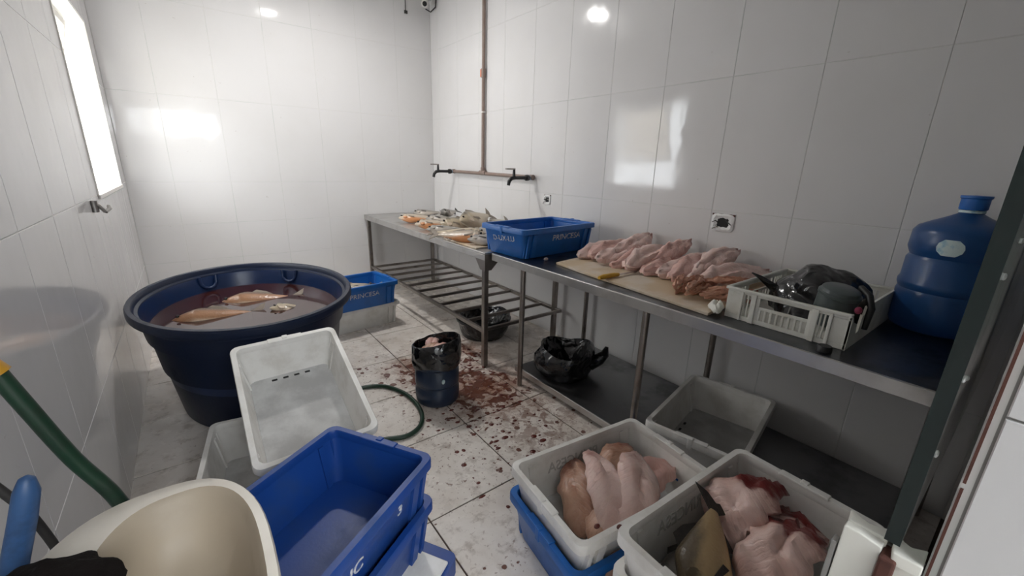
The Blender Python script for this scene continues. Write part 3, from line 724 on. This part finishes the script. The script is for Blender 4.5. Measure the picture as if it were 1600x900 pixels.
tag(MB().box(1.62, 2.0, 2.545, 3.05, .9005, .912).obj('cutting_board', X['board'], bevel=.004), 'tan cutting board under the fish at the near end of the back table', 'board')
# fish in the tub
fish('w', 'brown fish floating at the left of the tub water', (-.20, 3.10, .535), -10, 35, 0, False, 'fish floating in the tub')
fish('w', 'pale-backed fish floating at the back of the tub water', (.06, 3.36, .530), -14, 35, 0, False, 'fish floating in the tub', 1.05)
fish('a', 'fish showing its pale head and eye at the right of the tub', (.31, 2.99, .560), 8, 14, 15, False, 'fish floating in the tub', .80)
# fish in the far blue crate
for i, (lb, x, y, yw) in enumerate([('pale fish lying at the front in the far blue crate', .88, 3.72, 8), ('pale fish lying at the back in the far blue crate', .92, 3.86, -4)]):
    fish('a', lb, (x, y, .345 + .012 * i), yw, 10, 0, bool(i), 'fish in the far blue crate')
fish('c', 'dark fish lying across the pair in the far blue crate', (1.0, 3.74, .375), 24, 0, 0, False, 'fish in the far blue crate', .8)

# ------------------------------------------------------------------ fillets
def fillet_mesh(L, Wd, T, m, seed, bend=0.0, curl=0.0, wav=.006):
    nx, ny = 16, 8; off = Vector((seed * 3.7, seed * 1.9, 0)); top, bot = [], []
    for i in range(nx + 1):
        s = i / nx
        hw = Wd / 2 * (math.sin(math.pi * min(1, max(0, .03 + .94 * s ** .8))) ** .55) * (1 + .32 * noise.noise(off + Vector((s * 5, 0, 3))))
        cx = s * L; sway = .12 * Wd * math.sin(s * 3.6 + seed)
        rt_, rb_ = [], []
        for j in range(ny + 1):
            q = j / ny * 2 - 1
            y = q * hw * (1 + .18 * noise.noise(off + Vector((s * 9, q, 6)))) + sway
            th = T * (1 - .82 * abs(q) ** 2.6) * (.35 + .65 * math.sin(math.pi * (.08 + .84 * s)))
            base = -.018 * math.exp(-(q * 5) ** 2) * math.sin(math.pi * s) + bend * math.sin(math.pi * s) + curl * (q ** 2) * .5 + wav * noise.noise(off + Vector((s * 7, q * 2.5, 0))) * 2
            bump = .5 * wav * noise.noise(off + Vector((s * 15, q * 6, 9)))
            rt_.append(Vector((cx, y, base + th + bump))); rb_.append(Vector((cx, y, base)))
        top.append(rt_); bot.append(rb_)
    rings = [t_ + b_[::-1] for t_, b_ in zip(top, bot)]
    return MB().loft(rings).mesh('fish_fillet', m, 70)
def place(me, label, cat, loc, rot, group, name='fish_fillet', scale=1):
    o = link(name, me); o.location = loc
    o.rotation_mode = 'QUATERNION'
    q = Matrix.Rotation(R(rot[0]), 3, 'Z') @ Matrix.Rotation(R(rot[1]), 3, 'Y') @ Matrix.Rotation(R(rot[2]), 3, 'X')
    o.rotation_quaternion = q.to_quaternion(); o.scale = (scale,) * 3
    return tag(o, label, cat, group)
fv = [fillet_mesh(.54, .17, .045, X['flesh'] if i % 2 else X['flesh2'], i + 1, .03, 0, .014) for i in range(5)]
ordn = ['first', 'second', 'third', 'fourth', 'fifth', 'sixth', 'seventh', 'eighth', 'ninth', 'tenth', 'eleventh']
GF = 'pink fillets in a row along the wall'
for i in range(11):
    y = 1.86 - i * .083
    place(fv[i % 5], ordn[i] + ' pink fillet from the blue crate in the row along the wall', 'fillet', (1.99 + .025 * math.sin(i * 2.1), y, .922 + .012 * (i % 3)), (-4 + 8 * math.sin(i * 1.7), -4 - 3 * (i % 2), 22), GF, scale=.92)
for i, (y, z) in enumerate([(1.66, .985), (1.40, .98), (1.14, .975)]):
    place(fv[(i + 2) % 5], ['red-ended fillet on top of the row, nearest the blue crate', 'red-ended fillet on top in the middle of the row', 'red-ended fillet on top of the row, nearest the slotted crate'][i], 'fillet', (2.10, y, z), (4 - 6 * i, -10, 26), 'fillets lying on top of the row', scale=.76)
# salmon scraps
sv = [fillet_mesh(.22, .035, .018, X['scrap'], 20 + i, .012, 0, .008) for i in range(4)]
for i in range(14):
    a = i * 2.4; x, y = 1.93 + .11 * math.cos(a) * (.3 + .7 * (i / 14)), 1.00 + .075 * math.sin(a)
    place(sv[i % 4], 'ragged salmon-coloured meat strip in the heap on the board end', 'scrap', (x - .08, y, .916 + .0045 * i), (-15 + 38 * math.sin(i * 2.3), -2 + 5 * math.sin(i * 1.3), 20 * math.sin(i * 2)), 'meat strips heaped on the board', 'meat_scrap')
# board, knife, small bits on the table
b = MB(); poly = [(1.70, .82), (2.46, .86), (2.46, 1.98), (1.80, 1.88), (1.765, 1.62)]
b.loft([[Vector((x, y, z)) for x, y in poly] for z in (.9005, .915)])
tag(b.obj('cutting_board', X['board'], bevel=.003), 'large tan cutting board under the fillets on the long table', 'board')
K = thing('knife', 'knife with yellow handle lying on the cutting board', 'knife', (1.70, 1.435, .9155), (0, 0, R(-2)))
MB().tube([(0, 0, .013), (.03, .0, .015), (.12, .002, .014), (.155, 0, .012)], [.010, .014, .0125, .010], 12).obj('handle', X['yellow'], K, smooth=50)
MB().loft([[Vector((x, y, z)) for x, y in ((.15, -.010), (.30, -.012), (.335, .006), (.15, .010))] for z in (.010, .0125)]).obj('blade', X['blade'], K)
tag(MB().ball((1.815, 1.875 + .12, .912), .016, .013, .011).obj('meat_bit', X['flesh2'], smooth=60), 'small pink meat bit on the bare steel left of the board', 'meat bit')
cp = MB().lathe([(.001, .022), (.020, .022), (.023, .018), (.024, 0), (.001, 0)], 18, cx=1.70, cy=.395); cp.v = [(x, y, z + .9005) for x, y, z in cp.v]
tag(cp.obj('bottle_cap', X['black'], smooth=40), 'small black cap lying at the table edge before the slotted crate', 'cap')
wpc = fillet_mesh(.13, .06, .03, X['cream'], 31, .01, 0, .004)
place(wpc, 'white plastic piece lying between the board and the slotted crate', 'plastic piece', (1.72, .80, .9165), (20, 0, 0), None, 'plastic_piece')

# fillets in crate D
GD = 'fillets in the nested white crate'
zd = .118 + .017
big = {k: fillet_mesh(*a) for k, a in {
    'tan': (.34, .15, .05, X['flesh3'], 41, .05, .03, .008), 'rib': (.36, .16, .055, X['flesh2'], 42, .075, .02, .006),
    'pink': (.40, .17, .05, X['flesh2'], 43, .085, .02, .008), 'tan2': (.32, .15, .06, X['flesh3'], 44, .06, .02, .01), 'pk2': (.32, .15, .045, X['flesh'], 45, .05, .02, .008)}.items()}
for k, lb, loc, rot in [
    ('tan', 'brownish fillet at the left side of the fillet crate', (1.00, .80, zd + .015), (52, -14, -30)),
    ('rib', 'pale ribbed fillet standing in the middle of the fillet crate', (1.02, .72, zd + .06), (52, -16, 14)),
    ('tan2', 'folded tan fillet at the back of the fillet crate', (1.16, .84, zd + .05), (25, -12, 10)),
    ('pink', 'smooth pale pink fillet curving at the front of the fillet crate', (1.06, .685, zd + .055), (30, -14, 25)),
    ('pk2', 'pink fillet at the right end of the fillet crate', (1.22, .78, zd + .06), (5, -6, 10)),
    ('tan2', 'red-brown fillet end under the others in the fillet crate', (.96, .66, zd), (40, 0, 5))]:
    place(big[k], lb, 'fillet', loc, rot, GD)
for i, (x, y) in enumerate([(.925, .695), (.985, .648)]):
    tag(MB().ball((x, y, .118 + CH + .006), .012, .009, .006).obj('meat_bit', X['gore'], smooth=60), ['small red meat bit on the front rim corner of the fillet crate', 'small red meat bit on the front rim beside the foreground white crate'][i], 'meat bit')
# fish halves in crate E
GE = 'fish halves in the front white crate'
ze = .271 + .017
hv = [fillet_mesh(.31, .19, .06, X['flesh4'], 51 + i, .07, .03, .016) for i in range(3)]
place(hv[0], 'bloody fish half leaning at the back of the front white crate', 'fish half', (1.185, .385, ze + .05), (2, -20, -10), GE, 'fish_half')
place(hv[1], 'bloody pale fish half at the right of the front white crate', 'fish half', (1.09, .235, ze + .055), (8, -12, -8), GE, 'fish_half')
place(hv[2], 'dark red fish half behind the pale one in the front white crate', 'fish half', (1.20, .30, ze + .015), (4, -8, -5), GE, 'fish_half')
fish('y', 'yellowish brown fish with dark tail in the front white crate', (.905, .35, ze + .095), 19, 26, -13, False, None, .86)
fish('c', 'grey fish lying under the yellowish one in the front white crate', (.91, .45, ze + .045), 0, 0, 0, False, None, .9)
fish('c', 'dark fish lying along the near side of the front white crate', (.91, .23, ze + .04), 5, 0, 0, False, None, .9)

# ------------------------------------------------------------------ bags, bucket and black tub
def crumple(rings_fn, n, m, amp, seed, fr=6.0, skip=0):
    rings = []
    for i in range(m + 1):
        row = []
        for j in range(n):
            p = rings_fn(i / m, 2 * math.pi * j / n)
            d = noise.noise(p * fr + Vector((seed, 0, 0))) + .5 * noise.noise(p * fr * 2.3 + Vector((0, seed, 0)))
            row.append(p + Vector((p.x, p.y, .3 * p.z)).normalized() * d * amp)
        rings.append(row)
    return rings
def openbag(rx, ry, h, seed, amp=.03):
    def fn(s, a):
        # out and up, over a floppy lip, then down inside
        if s < .5:
            k = s / .5; r = .78 + .30 * math.sin(math.pi * k * .62) - .05 * k; z = h * (k ** 1.1)
        else:
            k = (s - .5) / .5; r = .93 - .45 * k; z = h * (1 - .75 * k ** .8)
        z += (.12 * h * math.sin(a * 2 + seed) * min(1, s * 2) if s < .6 else .12 * h * math.sin(a * 2 + seed) * (1 - s) * 2)
        return Vector((rx * r * math.cos(a), ry * r * math.sin(a), max(.0, z)))
    r = crumple(fn, 40, 22, amp, seed)
    return [[Vector((p.x, p.y, max(0.0, p.z))) for p in q] for q in r]
bg_ = thing('rubbish_bag', 'open black rubbish bag standing on the low steel shelf', 'bag', (1.985, 1.92, .069))
MB().loft(openbag(.205, .19, .205, 3.1, .045), True, True).obj('bag_body', X['bag'], bg_, smooth=60)
MB().tube([(.13, -.11, .07), (.19, -.15, .11), (.225, -.17, .15), (.24, -.17, .20)], [.05, .045, .032, .012], 10).obj('tied_ear', X['bag'], bg_, smooth=60)
BK = thing('bucket', 'dark blue bucket made from a water jug, lined with a black bag', 'bucket', (1.12, 2.23, 0))
br = .142
prof = [(.001, 0), (.125, 0), (.138, .015), (br, .05), (br, .10), (br - .009, .113), (br - .009, .128), (br, .14), (br, .22), (br - .009, .233), (br - .009, .248), (br, .26), (br, .33), (br - .008, .33), (br - .016, .02), (.001, .015)]
MB().lathe(prof, 40).obj('bucket_body', X['jugdark'], BK, smooth=35)
rr = []
for z, r, am in ((.27, br + .012, .006), (.31, br + .016, .010), (.37, br + .016, .010), (.415, br + .012, .012), (.42, br + .002, .012), (.36, br - .014, .006), (.30, br - .02, .006), (.285, .05, .004)):
    rr.append([Vector(((r + am * noise.noise(Vector((math.cos(2 * math.pi * j / 48) * 3, math.sin(2 * math.pi * j / 48) * 3, z * 9)))) * math.cos(2 * math.pi * j / 48), (r + am * noise.noise(Vector((math.cos(2 * math.pi * j / 48) * 3, math.sin(2 * math.pi * j / 48) * 3, z * 9 + 5)))) * math.sin(2 * math.pi * j / 48), z + (.035 * math.sin(2 * math.pi * j / 48 + 2.6) if .3 < z else .02 * math.sin(7 * math.pi * j / 48)) * (1 if z > .36 else .6))) for j in range(48)])
MB().loft(rr, False, True).obj('bag_liner', X['bag'], BK, smooth=60)
MB().ball((-.03, -br - .001, .19), .012, .003, .016).obj('label_scrap', X['label'], BK)
for i, (x, y, z, yw, k) in enumerate([(1.03, 2.20, .325, 30, 'tan2'), (1.06, 2.17, .345, 10, 'pk2'), (1.02, 2.28, .33, -20, 'tan'), (1.10, 2.26, .33, 60, 'pk2')]):
    place(big[k], ['tan fish scrap at the left of the dark blue bucket', 'pink fish scrap at the front of the dark blue bucket', 'brown fish scrap at the back of the dark blue bucket', 'pink fish scrap standing at the right in the dark blue bucket'][i], 'scrap', (x, y, z), (yw, -6, 10), 'fish scraps in the bucket', 'fish_scrap', .5)
BT = thing('black_tub', 'low black bag-lined tub on the floor under the slatted table shelf', 'tub', (1.98, 2.98, 0))
MB().lathe([(.001, 0), (.19, 0), (.20, .02), (.235, .15), (.25, .15), (.25, .165), (.228, .165), (.19, .03), (.001, .03)], 36).obj('tub_body', X['black'], BT, smooth=40)
MB().loft(openbag(.235, .235, .20, 8.2, .02), True, True).obj('bag_liner', X['bag'], BT, smooth=60)
# bag and grey pot in the slotted crate
def dome(rx, ry, h, seed, amp, fr=9):
    def fn(s, a):
        k = s * math.pi / 2
        return Vector((rx * math.cos(k) * math.cos(a), ry * math.cos(k) * math.sin(a), h * math.sin(k)))
    r = crumple(fn, 44, 14, amp, seed, fr)
    return [[Vector((p.x, p.y, max(0, p.z))) for p in q] for q in r]
jb = thing('rubbish_bag', 'black plastic bag bulging out of the white slotted crate', 'bag', (2.13, .555, .9105))
MB().loft(dome(.17, .19, .215, 2.2, .025), True, True).obj('bag_body', X['bag'], jb, smooth=60)
MB().loft([[Vector(p) for p in q] for q in (((-.10, .12, .08), (-.09, .16, .07), (-.08, .13, .10)), ((-.13, .20, .13), (-.12, .215, .125), (-.115, .205, .14)), ((-.145, .235, .15), (-.142, .24, .148), (-.14, .236, .152)))]).obj('bag_corner', X['bag'], jb)
mg = thing('pot', 'grey-green round plastic pot lying in the slotted crate against the bag', 'pot', (1.945, .455, 1.005), (R(6), R(-8), R(20)))
MB().lathe([(.001, -.075), (.056, -.075), (.064, -.068), (.068, .055), (.062, .075), (.05, .082), (.001, .082)], 28).obj('pot_body', X['mug'], mg, smooth=40)
MB().lathe([(.069, .048), (.071, .050), (.071, .060), (.066, .064)], 28).obj('pot_band', X['mug'], mg, smooth=40)
st = MB().tube([(1.93, .349, .95), (1.93, .342, 1.03), (1.95, .36, 1.07), (2.0, .40, 1.085)], .012, 8)
tag(st.obj('black_strap', X['black'], smooth=60), 'black strap hanging over the broken end of the slotted crate', 'strap')
tag(MB().ball((1.905, .372, 1.02), .014, .012, .014).obj('pink_knob', X['pink'], smooth=60), 'small pink knob beside the grey-green pot in the slotted crate', 'knob')

# ------------------------------------------------------------------ water jug
JG = thing('water_jug', 'big translucent blue water jug standing on the table beside the glass', 'jug', (2.36, .212, .9005))
r0 = .150
pj = [(.001, .004), (.12, 0), (.140, .008), (r0 - .003, .03), (r0, .06), (r0, .150), (r0 - .004, .165), (r0 + .002, .18), (r0 + .002, .195), (r0 - .004, .21), (r0 - .004, .285), (r0 - .012, .30), (r0 - .004, .318), (r0, .33), (r0 - .002, .395), (r0 - .014, .415), (.10, .435), (.06, .455), (.038, .468), (.032, .475)]
MB().lathe(pj, 48).obj('jug_body', X['jug'], JG, smooth=35)
MB().lathe([(.032, .470), (.030, .505), (.001, .506)], 24).obj('neck', X['jug'], JG, smooth=35)
MB().lathe([(.034, .472), (.037, .474), (.037, .482), (.034, .484)], 24).obj('neck_ring', X['label'], JG, smooth=35)
MB().lathe([(.038, .484), (.040, .488), (.040, .524), (.044, .528), (.044, .536), (.001, .538)], 24).obj('cap', X['jugcap'], JG, smooth=35)
st = MB(); n = 9
a0 = math.atan2(.07, -1.0) ; rows = []
for i in range(5):
    z = .318 + .015 * i; hw = .26 * math.sqrt(max(.05, 1 - ((i - 2) / 2.3) ** 2))
    rows.append([Vector(((r0 + .0012) * math.cos(a0 + hw * (j / (n - 1) * 2 - 1)), (r0 + .0012) * math.sin(a0 + hw * (j / (n - 1) * 2 - 1)), z)) for j in range(n)])
fs = []; vs = [p for q in rows for p in q]
for i in range(4):
    for j in range(n - 1): fs.append((i * n + j, i * n + j + 1, (i + 1) * n + j + 1, (i + 1) * n + j))
st.add(vs, fs); st.obj('label_remnant', X['label'], JG, smooth=60)

# ------------------------------------------------------------------ glass panel at the doorway
GP = thing('glass_panel', 'upright clear glass panel with dark green edge at the right of the doorway', 'glass panel', (XJ, .030, 1.07))
MB().box(.004, 1.55, -.007, .007, 0, 2.2).obj('pane', X['glass'], GP)
MB().box(0, .004, -.0075, .0075, 0, 2.2).obj('glass_edge', X['glassedge'], GP)

for x, z, r in ((.03, .42, .006), (.06, .33, .007), (.02, .22, .006), (.09, .20, .005), (.03, .12, .007), (.12, .5, .006), (.16, .36, .006)):
    MB().ball((x, -.008, z), r, .002, r * .6, 8, 5).obj('mortar_speck', X['ceiling'], GP)

# ------------------------------------------------------------------ basin, hose, handle, rag
BS = thing('wash_basin', 'beige plastic wash basin in the left foreground', 'basin', (-.147, .70, .85))
def sup(cx, cy, hx, hy, z, e=2.6, n=56):
    out = []
    for j in range(n):
        a = 2 * math.pi * j / n; c, s = math.cos(a), math.sin(a)
        out.append(Vector((cx + hx * math.copysign(abs(c) ** (2 / e), c), cy + hy * math.copysign(abs(s) ** (2 / e), s), z)))
    return out
rg = [sup(0.02, 0, .09, .17, -.20), sup(.02, 0, .12, .22, -.19), sup(0, 0, .168, .272, -.03), sup(0, 0, .168, .272, -.025), sup(0, 0, .175, .28, -.022), sup(0, 0, .175, .28, -.006), sup(.002, 0, .170, .275, 0), sup(.035, 0, .122, .238, .002)]
MB().loft(rg, True, False).obj('shell', X['basin'], BS, smooth=50)
MB().loft([sup(.035, 0, .122, .238, .002), sup(.037, 0, .112, .226, -.008), sup(.035, 0, .100, .212, -.07), sup(.03, 0, .075, .17, -.125), sup(.03, 0, .02, .05, -.135)], False, True).obj('bowl', X['basinin'], BS, smooth=50)
for y in (-.12, .12): MB().box(-.272, -.10, y - .015, y + .015, -.09, -.045).obj('bracket', X['steel_leg'], BS)
rgm = MB().loft(dome(.085, .052, .042, 4.4, .022, 22))
rg_ = rgm.obj('rag', X['rag'], smooth=50, loc=(-.258, .80, .852)); rg_.rotation_euler = (0, 0, R(-35))
tag(rg_, 'dark lumpy wet rag on the ledge of the beige basin', 'rag')
HD = thing('brush_handle', 'worn blue plastic handle standing between the basin and the left wall', 'handle', (-.378, .90, -.07))
MB().tube([(.0, 0, .075), (.0, 0, .60), (.02, 0, .80), (.085, 0, 1.0), (.098, 0, 1.045), (.103, 0, 1.068), (.105, 0, 1.074)], [.018, .018, .018, .0175, .0165, .010, .002], 14).obj('grip', X['bhandle'], HD, smooth=60)
HS = thing('garden_hose', 'dark green garden hose hanging down behind the basin and curling on the floor', 'hose')
def spline(pts, per=8):
    P_ = [Vector(p) for p in pts]; out = []
    for i in range(len(P_) - 1):
        a, b, c, d = P_[max(i - 1, 0)], P_[i], P_[i + 1], P_[min(i + 2, len(P_) - 1)]
        for k in range(per):
            t = k / per
            out.append(.5 * ((2 * b) + (c - a) * t + (2 * a - 5 * b + 4 * c - d) * t * t + (3 * b - a - 3 * c + d) * t ** 3))
    out.append(P_[-1]); return out
hp = [(-.305, 1.03, 1.135), (-.285, 1.03, 1.06), (-.252, 1.03, .94), (-.21, 1.03, .82), (-.20, 1.06, .66), (-.33, 1.25, .25), (-.36, 1.42, .06), (-.28, 1.52, .014), (0, 1.54, .014), (.38, 1.60, .014), (.50, 1.80, .014), (.58, 1.98, .014), (.66, 1.985, .014), (.78, 1.945, .014), (.89, 2.0, .014), (.955, 2.15, .014), (.955, 2.36, .014), (.88, 2.54, .014), (.75, 2.61, .014), (.60, 2.60, .014), (.50, 2.56, .014)]
rad = []
pts_ = spline(hp)
for p in pts_: rad.append(.0135)
MB().tube(pts_, rad, 12).obj('hose_tube', X['hose'], HS, smooth=60)
MB().tube([(-.330, 1.03, 1.185), (-.305, 1.03, 1.135)], [.016, .019], 12).tube([(-.362, 1.03, 1.20), (-.328, 1.03, 1.183)], .013, 10).obj('connector', X['amber'], HS, smooth=40)
MB().tube([(XL + .001, 1.03, 1.21), (-.36, 1.03, 1.205), (-.345, 1.03, 1.195)], .017, 10).obj('wall_valve', X['pvc'], HS, smooth=40)
cb = MB().tube(spline([(XL + .004, 1.0, 1.10), (-.38, 1.0, 1.03), (-.34, 1.0, .94), (-.31, 1.0, .84), (-.30, 1.0, .70), (-.34, 1.02, .4), (-.36, 1.05, .012)], 5), .0075, 8)
tag(cb.obj('cord', X['cable'], smooth=60), 'thin dark cord hanging behind the blue handle at the left wall', 'cord')

# ------------------------------------------------------------------ gory bits on the floor
gb = MB(); rr = random.Random(11)
for i in range(230):
    c = rr.choice(((1.42, 2.2, .33), (1.3, 2.55, .3), (1.35, 1.75, .4), (1.1, 1.6, .4), (1.62, 2.6, .25)))
    x = rr.gauss(c[0], c[2] * .55); y = rr.gauss(c[1], c[2] * .55)
    if not (.85 < x < 1.70 and 1.2 < y < 2.95) or (x - 1.12) ** 2 + (y - 2.23) ** 2 < .17 ** 2: continue
    s = rr.uniform(.004, .013)
    gb.ball((x, y, .0005), s * rr.uniform(.8, 1.9), s * rr.uniform(.7, 1.4), s * .35, 7, 4)
tag(gb.obj('floor_scraps', X['gore'], smooth=60), 'dark red scraps scattered over the floor around the bucket', 'scraps', kind='stuff')
